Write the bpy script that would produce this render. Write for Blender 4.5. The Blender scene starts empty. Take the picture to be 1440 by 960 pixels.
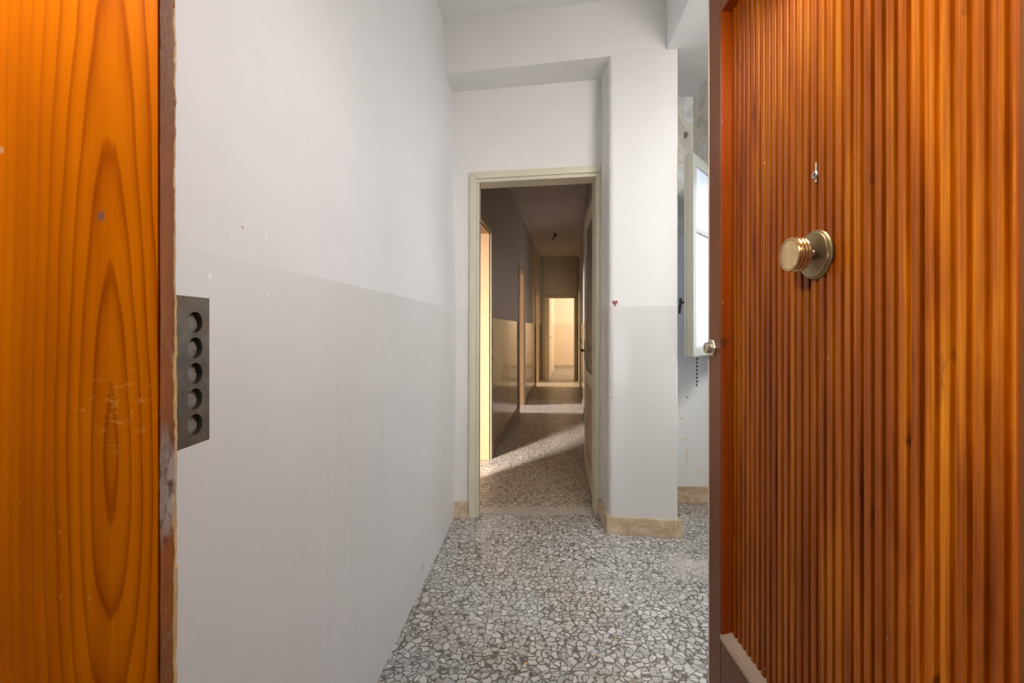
import bpy, bmesh, math, random
from mathutils import Vector
random.seed(7)
S = bpy.context.scene
COL = S.collection

# ------------------------------------------------------------------ mesh helpers
def nb(): return bmesh.new()

def hexa(bm, p):
    """p: bottom loop of four (counter-clockwise seen from above) then top loop of four"""
    v = [bm.verts.new(q) for q in p]
    for f in ((3,2,1,0),(4,5,6,7),(0,1,5,4),(1,2,6,5),(2,3,7,6),(3,0,4,7)):
        bm.faces.new([v[i] for i in f])

def box(bm, x0,x1,y0,y1,z0,z1):
    hexa(bm, [(x0,y0,z0),(x1,y0,z0),(x1,y1,z0),(x0,y1,z0),(x0,y0,z1),(x1,y0,z1),(x1,y1,z1),(x0,y1,z1)])

def prism(bm, poly, z0, z1):
    b = [bm.verts.new((x,y,z0)) for x,y in poly]; t = [bm.verts.new((x,y,z1)) for x,y in poly]
    n = len(poly)
    bm.faces.new(b[::-1]); bm.faces.new(t)
    for i in range(n): bm.faces.new((b[i], b[(i+1)%n], t[(i+1)%n], t[i]))

def bar(bm, a, b, w, nrm, d, z0, z1):
    """upright slab: plan line a->b, from offset w to w+d along the plan normal nrm"""
    a = Vector(a); b = Vector(b); n = Vector(nrm)
    q = [a+n*w, b+n*w, b+n*(w+d), a+n*(w+d)]
    area = sum(q[i].x*q[(i+1)%4].y - q[(i+1)%4].x*q[i].y for i in range(4))
    if area < 0: q = q[::-1]
    prism(bm, [(p.x,p.y) for p in q], z0, z1)

def frame_of(axis):
    a = Vector(axis).normalized()
    u = a.cross(Vector((0,0,1)))
    if u.length < 1e-4: u = Vector((1,0,0))
    u.normalize(); return a, u, a.cross(u)

def lathe(bm, prof, o, axis, n=48):
    a, u, w = frame_of(axis); o = Vector(o); rings = []
    for r, h in prof:
        c = o + a*h
        if r < 1e-6: rings.append([bm.verts.new(c)])
        else: rings.append([bm.verts.new(c + (u*math.cos(t)+w*math.sin(t))*r) for t in [2*math.pi*i/n for i in range(n)]])
    for A, B in zip(rings, rings[1:]):
        for i in range(n):
            j = (i+1) % n
            if len(A) == 1 and len(B) == 1: continue
            if len(A) == 1: bm.faces.new((A[0], B[j], B[i]))
            elif len(B) == 1: bm.faces.new((A[i], A[j], B[0]))
            else: bm.faces.new((A[i], A[j], B[j], B[i]))

def tube(bm, pts, r, n=10):
    pts = [Vector(p) for p in pts]; rings = []
    for i, p in enumerate(pts):
        d = (pts[min(i+1,len(pts)-1)] - pts[max(i-1,0)])
        a, u, w = frame_of(d)
        rr = r[i] if isinstance(r, (list,tuple)) else r
        rings.append([bm.verts.new(p + (u*math.cos(t)+w*math.sin(t))*rr) for t in [2*math.pi*k/n for k in range(n)]])
    for A, B in zip(rings, rings[1:]):
        for i in range(n):
            j = (i+1) % n; bm.faces.new((A[i], A[j], B[j], B[i]))
    bm.faces.new(rings[0][::-1]); bm.faces.new(rings[-1])

def ball(bm, c, r, n=8):
    prof = [(r*math.sin(math.pi*i/n), -r*math.cos(math.pi*i/n)) for i in range(n+1)]
    lathe(bm, prof, c, (0,0,1), 12)

def wpos(o):
    p = Vector((0,0,0))
    while o is not None: p += o.location; o = o.parent
    return p

def obj(name, bm, m, parent=None, bevel=0, smooth=False, seg=2):
    bmesh.ops.recalc_face_normals(bm, faces=bm.faces)
    if parent is not None: bmesh.ops.translate(bm, verts=bm.verts, vec=-wpos(parent))
    me = bpy.data.meshes.new(name); bm.to_mesh(me); bm.free()
    o = bpy.data.objects.new(name, me); COL.objects.link(o); o.parent = parent
    if m: me.materials.append(m)
    if smooth:
        for p in me.polygons: p.use_smooth = True
        e = o.modifiers.new('split', 'EDGE_SPLIT'); e.split_angle = math.radians(32)
    if bevel:
        b = o.modifiers.new('bevel', 'BEVEL'); b.width = bevel; b.segments = seg; b.limit_method = 'ANGLE'
    return o

def struct(name, bm, m, parent=None, **k):
    o = obj(name, bm, m, parent, **k)
    if parent is None: o['kind'] = 'structure'
    return o

def thing(name, label, cat, loc, group=None):
    o = bpy.data.objects.new(name, None); COL.objects.link(o); o.location = loc
    o.empty_display_size = .1
    o['label'] = label; o['category'] = cat
    if group: o['group'] = group
    return o

def sroot(name, loc):
    o = bpy.data.objects.new(name, None); COL.objects.link(o); o.location = loc
    o.empty_display_size = .1; o['kind'] = 'structure'; return o

# ------------------------------------------------------------------ material helpers
class NT:
    def __init__(s, name):
        s.m = bpy.data.materials.new(name); s.m.use_nodes = True
        s.t = s.m.node_tree; s.b = s.t.nodes['Principled BSDF']
        s.pos = s.t.nodes.new('ShaderNodeNewGeometry').outputs['Position']
    def n(s, typ, ins=None, out=0, **kw):
        d = s.t.nodes.new(typ)
        for k, v in kw.items(): setattr(d, k, v)
        for k, v in (ins or {}).items(): s.put(d.inputs[k], v)
        return d.outputs[out]
    def put(s, sock, v):
        if hasattr(v, 'is_output'): s.t.links.new(v, sock)
        elif sock.type == 'RGBA' and len(v) == 3: sock.default_value = (*v, 1)
        else: sock.default_value = v
    def ma(s, op, a, b=0.0, c=None, clamp=False):
        ins = {0: a, 1: b}
        if c is not None: ins[2] = c
        return s.n('ShaderNodeMath', ins, operation=op, use_clamp=clamp)
    def vm(s, op, a, b): return s.n('ShaderNodeVectorMath', {0: a, 1: b}, operation=op)
    def noise(s, scale, vec=None, detail=4, rough=.5, out=0, dist=0):
        return s.n('ShaderNodeTexNoise', {'Vector': vec or s.pos, 'Scale': scale, 'Detail': detail, 'Roughness': rough, 'Distortion': dist}, out)
    def ramp(s, f, stops, interp='LINEAR'):
        d = s.t.nodes.new('ShaderNodeValToRGB'); e = d.color_ramp.elements; d.color_ramp.interpolation = interp
        while len(e) < len(stops): e.new(.5)
        for i, (p, c) in enumerate(stops):
            e[i].position = p; e[i].color = (*c, 1) if hasattr(c, '__len__') else (c, c, c, 1)
        s.t.links.new(f, d.inputs[0]); return d.outputs[0]
    def mix(s, f, a, b, mode='MIX'):
        d = s.t.nodes.new('ShaderNodeMix'); d.data_type = 'RGBA'; d.blend_type = mode
        s.put(d.inputs[0], f); s.put(d.inputs[6], a); s.put(d.inputs[7], b); return d.outputs[2]
    def step(s, v, lo, hi):
        return s.n('ShaderNodeMapRange', {0: v, 1: lo, 2: hi, 3: 0.0, 4: 1.0}, clamp=True)
    def sc(s, v): return s.vm('MULTIPLY', s.pos, v)
    def spot(s, c, r, soft=.5):
        """1 inside an ellipsoid about c (world) with ragged rim"""
        q = s.vm('DIVIDE', s.vm('SUBTRACT', s.pos, c), r)
        L = s.n('ShaderNodeVectorMath', {0: q}, 1, operation='LENGTH')
        return s.step(L, 1.0, 1.0-soft)
    def xyz(s):
        d = s.t.nodes.new('ShaderNodeSeparateXYZ'); s.t.links.new(s.pos, d.inputs[0]); return d.outputs
    def bump(s, h, strength=.3, dist=.002):
        s.put(s.b.inputs['Normal'], s.n('ShaderNodeBump', {'Height': h, 'Strength': strength, 'Distance': dist}))
    def out(s, col=None, rough=None, metal=None, **k):
        if col is not None: s.put(s.b.inputs['Base Color'], col)
        if rough is not None: s.put(s.b.inputs['Roughness'], rough)
        if metal is not None: s.put(s.b.inputs['Metallic'], metal)
        for a, v in k.items(): s.put(s.b.inputs[a.replace('_',' ')], v)
        return s.m

def wall_paint(name, up, lo, dado=1.284, rough_lo=.3, flecks=(), glossy=True, mott=.06):
    t = NT(name); z = t.xyz()[2]
    n1 = t.noise(2.2, detail=5); n2 = t.noise(14, detail=3)
    wav = t.ma('MULTIPLY', t.ma('SUBTRACT', t.noise(3), .5), .006)
    below = t.step(t.ma('ADD', z, wav), dado+.0012, dado-.0012)
    c = t.mix(below, up, lo)
    g = t.ma('ADD', t.ma('MULTIPLY', t.ma('SUBTRACT', n1, .5), mott*2), t.ma('MULTIPLY', t.ma('SUBTRACT', n2, .5), mott*.6))
    g = t.ma('ADD', g, 1.0)
    c = t.mix(1.0, c, t.n('ShaderNodeCombineColor', {0: g, 1: g, 2: g}), 'MULTIPLY')
    # thin run marks of old enamel in the lower half
    st = t.ramp(t.noise(1, t.sc((18,18,.7)), 3), [(.62, 0), (.72, 1)])
    c = t.mix(t.ma('MULTIPLY', st, t.ma('MULTIPLY', below, .04)), c, (.30,.27,.24))
    for p, r, col in flecks:
        c = t.mix(t.spot(p, r), c, col)
    rg = t.ma('ADD', t.ma('MULTIPLY', below, rough_lo-.62), .62)
    rg = t.ma('ADD', rg, t.ma('MULTIPLY', t.ma('SUBTRACT', n1, .5), .12))
    t.bump(t.noise(9, detail=6, rough=.6), .12, .006)
    return t.out(c, rg, Specular_IOR_Level=.45)

def plain(name, col, rough=.5, metal=0, var=.12, scale=8, bump=0.0, **k):
    t = NT(name); n = t.noise(scale, detail=5)
    c = t.mix(t.ma('MULTIPLY', n, 1.0), tuple(v*(1-var) for v in col), tuple(min(1, v*(1+var)) for v in col))
    if bump: t.bump(t.noise(scale*6, detail=4), bump, .002)
    return t.out(c, t.ma('ADD', t.ma('MULTIPLY', n, .15), rough-.07), metal, **k)

# ------------------------------------------------------------------ materials
WHITE = (.95,.94,.91)
M_left = wall_paint('painted_plaster_hall', (.80,.79,.78), (.77,.755,.73), flecks=(
    ((-.490,.745,1.246),(.03,.004,.006),WHITE), ((-.480,.90,1.228),(.03,.003,.008),WHITE),
    ((-.483,.90,1.345),(.03,.0025,.010),WHITE), ((-.487,.83,1.345),(.03,.004,.004),(.55,.36,.22)),
    ((-.49,.80,1.325),(.03,.003,.004),WHITE), ((-.43,1.62,1.12),(.05,.0015,.02),(.55,.53,.5)),
    ((-.395,2.08,1.30),(.05,.0012,.10),(.86,.85,.83)), ((-.40,2.16,1.36),(.05,.0012,.05),(.86,.85,.83)),
    ((-.45,1.35,1.08),(.05,.0015,.012),WHITE), ((-.46,1.22,1.41),(.05,.003,.004),(.62,.58,.52))))
M_back = wall_paint('painted_plaster_door_wall', (.77,.755,.735), (.74,.725,.70))
M_pill = wall_paint('painted_plaster_pillar', (.73,.72,.705), (.68,.67,.65), dado=1.2875, rough_lo=.25, flecks=(
    ((.565,2.58,.77),(.008,.02,.006),(.6,.42,.25)), ((.68,2.56,.60),(.0015,.05,.03),(.55,.52,.48)),
    ((.70,2.56,.38),(.0012,.05,.02),(.55,.52,.48)), ((.90,2.53,1.0),(.004,.05,.03),(.85,.84,.82))))
M_ceil = plain('ceiling_plaster', (.82,.815,.805), .8, var=.04, scale=2, bump=.1)
M_soff = plain('side_ceiling_plaster', (.84,.845,.85), .8, var=.05, scale=2, bump=.1)
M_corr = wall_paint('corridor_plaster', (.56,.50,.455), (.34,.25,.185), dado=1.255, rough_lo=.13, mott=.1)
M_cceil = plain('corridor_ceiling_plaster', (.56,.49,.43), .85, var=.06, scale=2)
M_room = wall_paint('end_room_plaster', (.88,.74,.54), (.86,.68,.47), dado=1.31, rough_lo=.35)
M_side = plain('side_room_plaster', (.85,.76,.64), .8, var=.04, scale=3)
M_reveal = plain('jamb_cream_paint', (.58,.34,.165), .5, var=.04, scale=5)
M_land = plain('landing_plaster', (.42,.40,.37), .8, var=.05, scale=2)
M_cream = plain('cream_enamel', (.66,.61,.47), .38, var=.07, scale=6, bump=.15)
M_creamd = plain('aged_cream_enamel', (.52,.45,.31), .4, var=.12, scale=8)
M_sash = plain('window_enamel', (.33,.32,.265), .38, var=.08, scale=9)

def peel():
    t = NT('peeling_plaster'); z = t.xyz()[2]
    w = t.vm('ADD', t.pos, t.vm('MULTIPLY', t.noise(9, detail=5, out=1), (.12,.12,.12)))
    n = t.noise(5.2, w, 6, .55)
    patch = t.ramp(n, [(.0,(.50,.52,.52)),(.47,(.60,.58,.52)),(.475,(.74,.70,.62)),(.56,(.72,.69,.60)),(.565,(.60,.61,.61)),(.64,(.78,.78,.77)),(1,(.80,.80,.79))])
    hi = t.step(t.ma('ADD', z, t.ma('MULTIPLY', t.ma('SUBTRACT', n, .5), .9)), 1.72, 1.76)
    low = t.mix(t.ramp(t.noise(7, detail=6), [(.66,0),(.70,1)]), (.80,.80,.79), (.80,.76,.66))
    c = t.mix(hi, low, patch)
    for p, r, col in (((1.165,3.05,2.46),(.02,.04,.025),(.16,.14,.12)), ((1.16,3.05,2.44),(.008,.04,.012),(.08,.07,.06)),
                      ((1.175,3.05,.70),(.006,.04,.008),(.2,.2,.2)), ((1.14,3.05,.56),(.018,.04,.008),(.72,.58,.38)), ((1.165,3.05,.42),(.016,.04,.008),(.72,.60,.42)), ((1.172,3.05,.31),(.004,.04,.06),(.66,.55,.40))):
        c = t.mix(t.spot(p, r), c, col)
    t.bump(n, .5, .01)
    return t.out(c, .7)
M_peel = peel()

def terrazzo():
    t = NT('terrazzo_tiles'); x, y, z = t.xyz()
    w = t.vm('ADD', t.pos, t.vm('MULTIPLY', t.vm('SUBTRACT', t.noise(30, detail=2, out=1), (.5,.5,.5)), (.026,.026,0)))
    de = t.n('ShaderNodeTexVoronoi', {'Vector': w, 'Scale': 38.0, 'Randomness': 1.0}, 0, feature='DISTANCE_TO_EDGE')
    cell = t.n('ShaderNodeTexVoronoi', {'Vector': w, 'Scale': 38.0, 'Randomness': 1.0}, 1, feature='F1')
    sepc = t.t.nodes.new('ShaderNodeSeparateColor'); t.t.links.new(cell, sepc.inputs[0])
    thr = t.ma('ADD', t.ma('MULTIPLY', t.noise(3.1, detail=2), .10), .012)
    thr = t.ma('ADD', thr, t.ma('MULTIPLY', sepc.outputs[1], .05))
    chip = t.step(t.ma('SUBTRACT', de, thr), -.012, .012)
    tone = t.ramp(sepc.outputs[0], [(0,(.44,.43,.42)),(.35,(.54,.53,.52)),(.7,(.62,.61,.60)),(1,(.74,.73,.71))])
    tone = t.mix(t.ma('MULTIPLY', t.noise(60, detail=3), .25), tone, (.5,.48,.45))
    de2 = t.n('ShaderNodeTexVoronoi', {'Vector': w, 'Scale': 95.0}, 0, feature='DISTANCE_TO_EDGE')
    c2 = t.n('ShaderNodeTexVoronoi', {'Vector': w, 'Scale': 95.0}, 1, feature='F1')
    s2 = t.t.nodes.new('ShaderNodeSeparateColor'); t.t.links.new(c2, s2.inputs[0])
    small = t.ma('MULTIPLY', t.step(de2, .10, .16), t.step(s2.outputs[0], .55, .6))
    base = t.mix(small, t.mix(t.noise(50), (.12,.105,.09), (.21,.19,.16)), (.46,.44,.41))
    c = t.mix(chip, base, tone)
    # 30 cm tile joints, set a little askew to the walls
    ux = t.ma('SUBTRACT', x, t.ma('MULTIPLY', y, .045))
    def joint(u, off):
        m = t.ma('ABSOLUTE', t.ma('SUBTRACT', t.ma('FRACT', t.ma('ADD', t.ma('DIVIDE', u, .30), off)), .5))
        return t.step(m, .4935, .4965)
    j = t.ma('MAXIMUM', joint(ux, .5+.1), joint(t.ma('ADD', y, t.ma('MULTIPLY', x, .045)), .87))
    c = t.mix(t.ma('MULTIPLY', j, .7), c, (.12,.11,.10))
    # dusty plaster smears and brown wear
    d = t.ramp(t.noise(2.6, detail=6, rough=.6), [(.56,0),(.72,1)])
    c = t.mix(t.ma('MULTIPLY', d, .35), c, (.50,.46,.40))
    wob = t.vm('ADD', t.pos, (0,0,0))
    sm = t.ma('MULTIPLY', t.spot((.90,2.22,0),(.26,.18,.2),.9), t.ramp(t.noise(9, detail=6), [(.35,0),(.6,1)]))
    c = t.mix(t.ma('MULTIPLY', sm, .95), c, (.62,.58,.53))
    wb = t.ma('MULTIPLY', t.ramp(t.noise(2.9, t.sc((1,1,0)), 4), [(.40,0),(.62,1)]), t.step(x, .62, .25))
    c = t.mix(t.ma('MULTIPLY', wb, .7), c, t.mix(1.0, c, (.98,.90,.80), 'MULTIPLY'))
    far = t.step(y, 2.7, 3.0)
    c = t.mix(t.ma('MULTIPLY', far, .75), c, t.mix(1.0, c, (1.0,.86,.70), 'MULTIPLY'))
    for p, r, col in (((.07,2.07,0),(.010,.008,.1),(.75,.48,.12)), ((.05,1.58,0),(.008,.006,.1),(.70,.38,.12)), ((.30,1.62,0),(.007,.006,.1),(.7,.36,.08)),
                      ((.385,1.70,0),(.006,.012,.1),(.68,.36,.08)), ((.40,1.50,0),(.012,.02,.1),(.36,.27,.20)), ((.335,1.98,0),(.014,.006,.1),(.5,.27,.16)), ((.33,2.56,0),(.014,.02,.1),(.35,.17,.10))):
        c = t.mix(t.spot(p, r), c, col)
    t.bump(t.ma('ADD', chip, t.noise(40)), .06, .001)
    rg = t.ma('ADD', t.ma('MULTIPLY', t.noise(6, detail=4), .25), .28)
    return t.out(c, rg, Specular_IOR_Level=.4)
M_floor = terrazzo()

def marble(name, a, b, c_):
    t = NT(name)
    n = t.noise(9, detail=8, rough=.62, dist=1.2)
    c = t.ramp(n, [(.3, a), (.5, b), (.68, c_)])
    v = t.ramp(t.noise(30, detail=6, rough=.7), [(.60,0),(.66,1)])
    c = t.mix(t.ma('MULTIPLY', v, .5), c, tuple(k*.55 for k in a))
    return t.out(c, .42)
M_trav = marble('travertine_skirting', (.42,.30,.17), (.58,.45,.30), (.72,.61,.46))
M_thres = marble('marble_threshold', (.40,.35,.29), (.47,.42,.355), (.52,.47,.40))
M_cskirt = plain('brown_skirting', (.30,.205,.13), .45, var=.15, scale=8)

def leaf_wood():
    t = NT('varnished_pine'); x, y, z = t.xyz()
    wx = t.ma('SUBTRACT', t.noise(1, t.sc((9,6,1.8)), 3), .5)
    a = t.ma('DIVIDE', t.ma('ADD', x, .353), .0088)
    # nested flame figure: two stretched arches
    up = t.ma('MULTIPLY', t.ma('SUBTRACT', z, 1.06), 10.5)
    dn = t.ma('MULTIPLY', t.ma('SUBTRACT', 1.06, z), 13.0)
    zz = t.ma('MAXIMUM', t.ma('MAXIMUM', up, dn), 0)
    f = t.ma('SQRT', t.ma('ADD', t.ma('ADD', t.ma('MULTIPLY', a, a), t.ma('MULTIPLY', zz, zz)), .3))
    f = t.ma('ADD', f, t.ma('MULTIPLY', wx, 2.8))
    fr = t.ma('FRACT', t.ma('ADD', t.ma('MULTIPLY', f, .92), t.ma('MULTIPLY', t.noise(1, t.sc((160,20,5)), 3), .25)))
    band = t.ramp(fr, [(0,.0),(.42,.04),(.70,.40),(.86,.95),(.94,.7),(1,.0)])
    fine = t.noise(1, t.sc((300,50,3.0)), 5, .65)
    blot = t.noise(7, t.sc((1.2,1,.55)), 4)
    str_ = t.noise(1, t.sc((46,10,.9)), 4)
    core = t.ma('ADD', .30, t.ma('MULTIPLY', t.step(x, -.425, -.385), .6))
    band = t.ma('MULTIPLY', band, t.ma('MULTIPLY', core, t.ma('ADD', .2, t.ma('MULTIPLY', str_, 1.3))))
    c = t.mix(band, (.78,.205,.0005), (.26,.036,.0004))
    c = t.mix(t.ma('MULTIPLY', t.ramp(str_, [(.35,0),(.7,1)]), .45), c, (.36,.062,.0006))
    c = t.mix(t.ma('MULTIPLY', fine, .45), c, (.38,.065,.0008))
    c = t.mix(t.ramp(blot, [(.42,0),(.72,.45)]), c, (.34,.052,.0006))
    # worn and rubbed spots
    rub = t.ma('MULTIPLY', t.spot((-.345,.4,1.085),(.055,.1,.045),.8), t.ramp(t.noise(1, t.sc((70,60,150)), 5, .7), [(.54,0),(.66,1)]))
    c = t.mix(t.ma('MULTIPLY', rub, .5), c, (.88,.42,.08))
    nick = t.ramp(t.noise(1, t.sc((150,60,190)), 2), [(.705,0),(.735,1)])
    c = t.mix(t.ma('MULTIPLY', nick, t.ma('MULTIPLY', t.step(z, 1.05, .98), t.ramp(blot, [(.42,.1),(.55,.85)]))), c, (.88,.5,.14))
    pal = t.spot((-.4485,.4,1.317),(.0022,.1,.004)); c = t.mix(t.ma('MULTIPLY', pal, .6), c, (.60,.42,.28))
    knot = t.spot((-.361,.4,1.259),(.0045,.1,.0065),.6); c = t.mix(knot, c, (.24,.10,.05))
    t.bump(t.ma('ADD', fine, t.ma('MULTIPLY', nick, 2)), .10, .001)
    return t.out(c, t.ma('ADD', .32, t.ma('MULTIPLY', blot, .12)), Specular_IOR_Level=.05)
M_leaf = leaf_wood()

def edge_wood():
    t = NT('chipped_door_edge'); x, y, z = t.xyz()
    n = t.noise(1, t.sc((60,60,28)), 6, .65); n2 = t.noise(55, detail=4)
    c = t.mix(t.noise(1, t.sc((40,160,5)), 4), (.52,.14,.006), (.26,.06,.004))
    yl = t.ma('ADD', y, t.ma('MULTIPLY', t.step(z, 1.22, 1.08), .0014))
    pale = t.step(t.ma('ADD', yl, t.ma('MULTIPLY', t.ma('SUBTRACT', n, .5), .009)), .4166, .4182)
    c = t.mix(pale, c, t.mix(n2, (.90,.70,.32), (.84,.52,.13)))
    scuff = t.ma('MULTIPLY', t.ramp(n, [(.55,0),(.62,1)]), t.step(z, 1.2, 1.05))
    c = t.mix(t.ma('MULTIPLY', scuff, .55), c, (.52,.32,.16))
    tear = t.ma('MULTIPLY', t.spot((-.309,.407,1.02),(.03,.018,.06),.5), t.ramp(t.noise(1, t.sc((90,90,55)), 5, .7), [(.26,0),(.42,1)]))
    c = t.mix(tear, c, t.mix(t.ramp(t.noise(1, t.sc((150,150,60)), 3), [(.34,0),(.52,1)]), (.05,.035,.03), (.66,.59,.54)))
    grime = t.ramp(t.noise(1, t.sc((20,20,6)), 4), [(.42,0),(.62,1)]); c = t.mix(t.ma('MULTIPLY', grime, t.ma('SUBTRACT', .6, t.ma('MULTIPLY', pale, .45))), c, t.mix(n2, (.12,.05,.02), (.20,.09,.035)))
    c = t.mix(t.ma('MULTIPLY', pale, t.ma('MULTIPLY', t.ramp(n2, [(.35,0),(.55,1)]), .6)), c, (.70,.52,.27))
    t.bump(n, .6, .004)
    return t.out(c, .5)
M_edge = edge_wood()

def strip_wood(name, lightc, midc, darkc, rough=.30, coat=.24):
    t = NT(name); x, y, z = t.xyz()
    board = t.n('ShaderNodeTexWhiteNoise', {'W': t.ma('FLOOR', t.ma('DIVIDE', y, .0606))}, 0, noise_dimensions='1D')
    off = t.n('ShaderNodeCombineXYZ', {0: 0.0, 1: 0.0, 2: t.ma('MULTIPLY', board, 9.0)})
    v = t.vm('ADD', t.pos, off)
    g = t.noise(1, t.vm('MULTIPLY', v, (60,130,2.2)), 5, .6, dist=.6)
    bl = t.noise(1, t.vm('MULTIPLY', v, (6,9,1.7)), 5, .55, dist=.8)
    fs = t.noise(1, t.vm('MULTIPLY', v, (150,420,5)), 4, .65, dist=.4)
    c = t.ramp(t.ma('ADD', t.ma('ADD', t.ma('MULTIPLY', g, .38), t.ma('MULTIPLY', bl, .44)), t.ma('MULTIPLY', fs, .18)), [(.36, darkc), (.50, midc), (.66, lightc)])
    c = t.mix(t.ma('MULTIPLY', board, .45), c, t.mix(1.0, c, (.72,.60,.5), 'MULTIPLY'))
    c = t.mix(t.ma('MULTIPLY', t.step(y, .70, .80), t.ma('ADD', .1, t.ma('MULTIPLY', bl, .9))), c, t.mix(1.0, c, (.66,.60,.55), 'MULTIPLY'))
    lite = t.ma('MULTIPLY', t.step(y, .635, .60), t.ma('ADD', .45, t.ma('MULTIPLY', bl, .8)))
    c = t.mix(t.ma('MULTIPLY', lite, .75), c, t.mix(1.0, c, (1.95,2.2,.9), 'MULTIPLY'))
    kn = t.ramp(t.noise(1, t.vm('MULTIPLY', v, (8,26,11)), 3, .5), [(.67,0),(.74,1)])
    c = t.mix(t.ma('MULTIPLY', kn, .7), c, (.09,.025,.008))
    nick = t.ramp(t.noise(1, t.sc((110,110,70)), 2), [(.765,0),(.785,1)])
    c = t.mix(t.ma('MULTIPLY', nick, .7), c, (.75,.55,.38))
    t.bump(g, .10, .001)
    return t.out(c, t.ma('ADD', rough-.05, t.ma('MULTIPLY', bl, .14)), Specular_IOR_Level=coat)
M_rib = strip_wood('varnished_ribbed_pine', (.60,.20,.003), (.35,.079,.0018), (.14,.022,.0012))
M_stile = strip_wood('varnished_brown_stile', (.25,.072,.021), (.17,.050,.016), (.11,.031,.011), rough=.32)
M_dusty = plain('dusty_moulding', (.40,.29,.215), .75, var=.25, scale=26, bump=.3)
M_lip = plain('worn_pale_arris', (.62,.50,.38), .6, var=.3, scale=40)
M_lipd = plain('dark_door_lip', (.10,.045,.02), .4, var=.3, scale=30)

def brass(name, a, b, rough):
    t = NT(name); n = t.noise(28, detail=6, rough=.6); n2 = t.noise(110, detail=3)
    c = t.mix(t.ramp(n, [(.35,0),(.65,1)]), a, b)
    return t.out(c, t.ma('ADD', rough, t.ma('MULTIPLY', n2, .06)), .9)
M_brass = brass('tarnished_brass', (.36,.27,.13), (.27,.21,.11), .36)
M_bronze = brass('handled_bronze', (.25,.14,.085), (.19,.11,.07), .42)
M_ring = brass('rubbed_brass', (.78,.53,.25), (.55,.36,.17), .18)
M_steel = brass('blackened_steel', (.16,.14,.115), (.28,.235,.18), .36)
def plate_steel():
    t = NT('rusty_plate_steel'); n = t.noise(45, detail=6, rough=.65); n2 = t.noise(14, detail=4)
    c = t.mix(t.ramp(n, [(.35,0),(.65,1)]), (.11,.098,.08), (.20,.17,.13))
    c = t.mix(t.ramp(n2, [(.48,0),(.66,.8)]), c, (.20,.115,.06))
    c = t.mix(t.ramp(t.noise(160, detail=2), [(.66,0),(.72,.7)]), c, (.09,.075,.06))
    t.bump(n, .25, .001)
    return t.out(c, t.ma('ADD', .34, t.ma('MULTIPLY', n, .15)), .75)
M_steel = plate_steel()
M_bolt = plain('dirty_bolt_metal', (.33,.315,.29), .7, .1, var=.55, scale=190, bump=.9)
M_nick = brass('worn_nickel', (.62,.57,.47), (.50,.45,.36), .3)
M_dark = plain('dark_iron', (.05,.047,.045), .45, .6, var=.3, scale=20)
M_black = plain('black_plastic', (.02,.02,.02), .5)
M_red = plain('red_plaster_blot', (.30,.06,.035), .6, var=.4, scale=120)
M_plate = plain('ivory_plastic', (.62,.56,.44), .4)
M_pglass = plain('dark_pebbled_glass', (.16,.15,.12), .25, var=.2, scale=50, bump=.6)

def frosted():
    t = NT('frosted_window_glass')
    t.bump(t.noise(60, detail=3), .25, .002)
    return t.out((.86,.90,.97), .28, Transmission_Weight=.45, IOR=1.45)
M_frost = frosted()
def clearglass():
    t = NT('clear_window_glass'); t.bump(t.noise(4), .02, .002)
    return t.out((.97,.99,1.0), .02, Transmission_Weight=1.0, IOR=1.02, Specular_IOR_Level=.3)
M_clear = clearglass()

# ------------------------------------------------------------------ shell : hall
H = 3.022                   # hall ceiling
LOWC = 2.712                # side ceiling right of the pillar
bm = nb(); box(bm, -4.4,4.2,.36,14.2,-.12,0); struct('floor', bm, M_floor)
bm = nb(); box(bm, -2.0,2.2,-3.6,.36,-.12,-.001); struct('floor', bm, M_thres).name = 'floor_landing'

def XL(Y, Z):               # left wall face of the hall: upright to the dado, leaning out a little above it
    lo = -.5456+.0688*Y; hi = -.648+.085*Y
    t = max(0, (Z-1.284)/(H-1.284)); return lo+(hi-lo)*min(t,1.05)
bm = nb(); ys = [.36,.7,1.2,1.8,2.4,3.0]; zs = [-.02,.6,1.284,1.9,2.5,3.1]
F = [[bm.verts.new((XL(y,z),y,z)) for z in zs] for y in ys]
B = [[bm.verts.new((XL(y,0)-.22,y,z)) for z in zs] for y in ys]
for i in range(len(ys)-1):
    for j in range(len(zs)-1):
        bm.faces.new((F[i][j],F[i+1][j],F[i+1][j+1],F[i][j+1])); bm.faces.new((B[i][j],B[i][j+1],B[i+1][j+1],B[i+1][j]))
    for k in (0,-1): bm.faces.new((F[i][k],F[i+1][k],B[i+1][k],B[i][k]))
for j in range(len(zs)-1):
    for k in (0,-1): bm.faces.new((F[k][j],F[k][j+1],B[k][j+1],B[k][j]))
struct('wall_left', bm, M_left)

def DW(u, z):               # door wall face (u = world X)
    s = (u+.40)/1.0; t = z/2.69
    yb = 2.800+.047*s; yt = 2.925-.110*s
    return Vector((u, yb+(yt-yb)*t, z))
def dw_cell(bm, pts, th=.11, off=0):
    f = [DW(u,z)+Vector((0,off,0)) for u,z in pts]
    hexa(bm, [f[0],f[1],f[1]+Vector((0,th,0)),f[0]+Vector((0,th,0)),f[3],f[2],f[2]+Vector((0,th,0)),f[3]+Vector((0,th,0))])
bm = nb()
L0,L1,R0,R1 = -.266,-.206,.521,.560
dw_cell(bm, [(-.46,-.02),(L0+.01,-.02),(L0+.006,2.1340),(-.46,2.13)])
dw_cell(bm, [(-.46,2.13),(.75,2.155),(.75,2.80),(-.46,2.80)])
dw_cell(bm, [(R1-.005,-.02),(.75,-.02),(.75,2.155),(R1-.005,2.155)])
struct('wall_back', bm, M_back)

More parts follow.
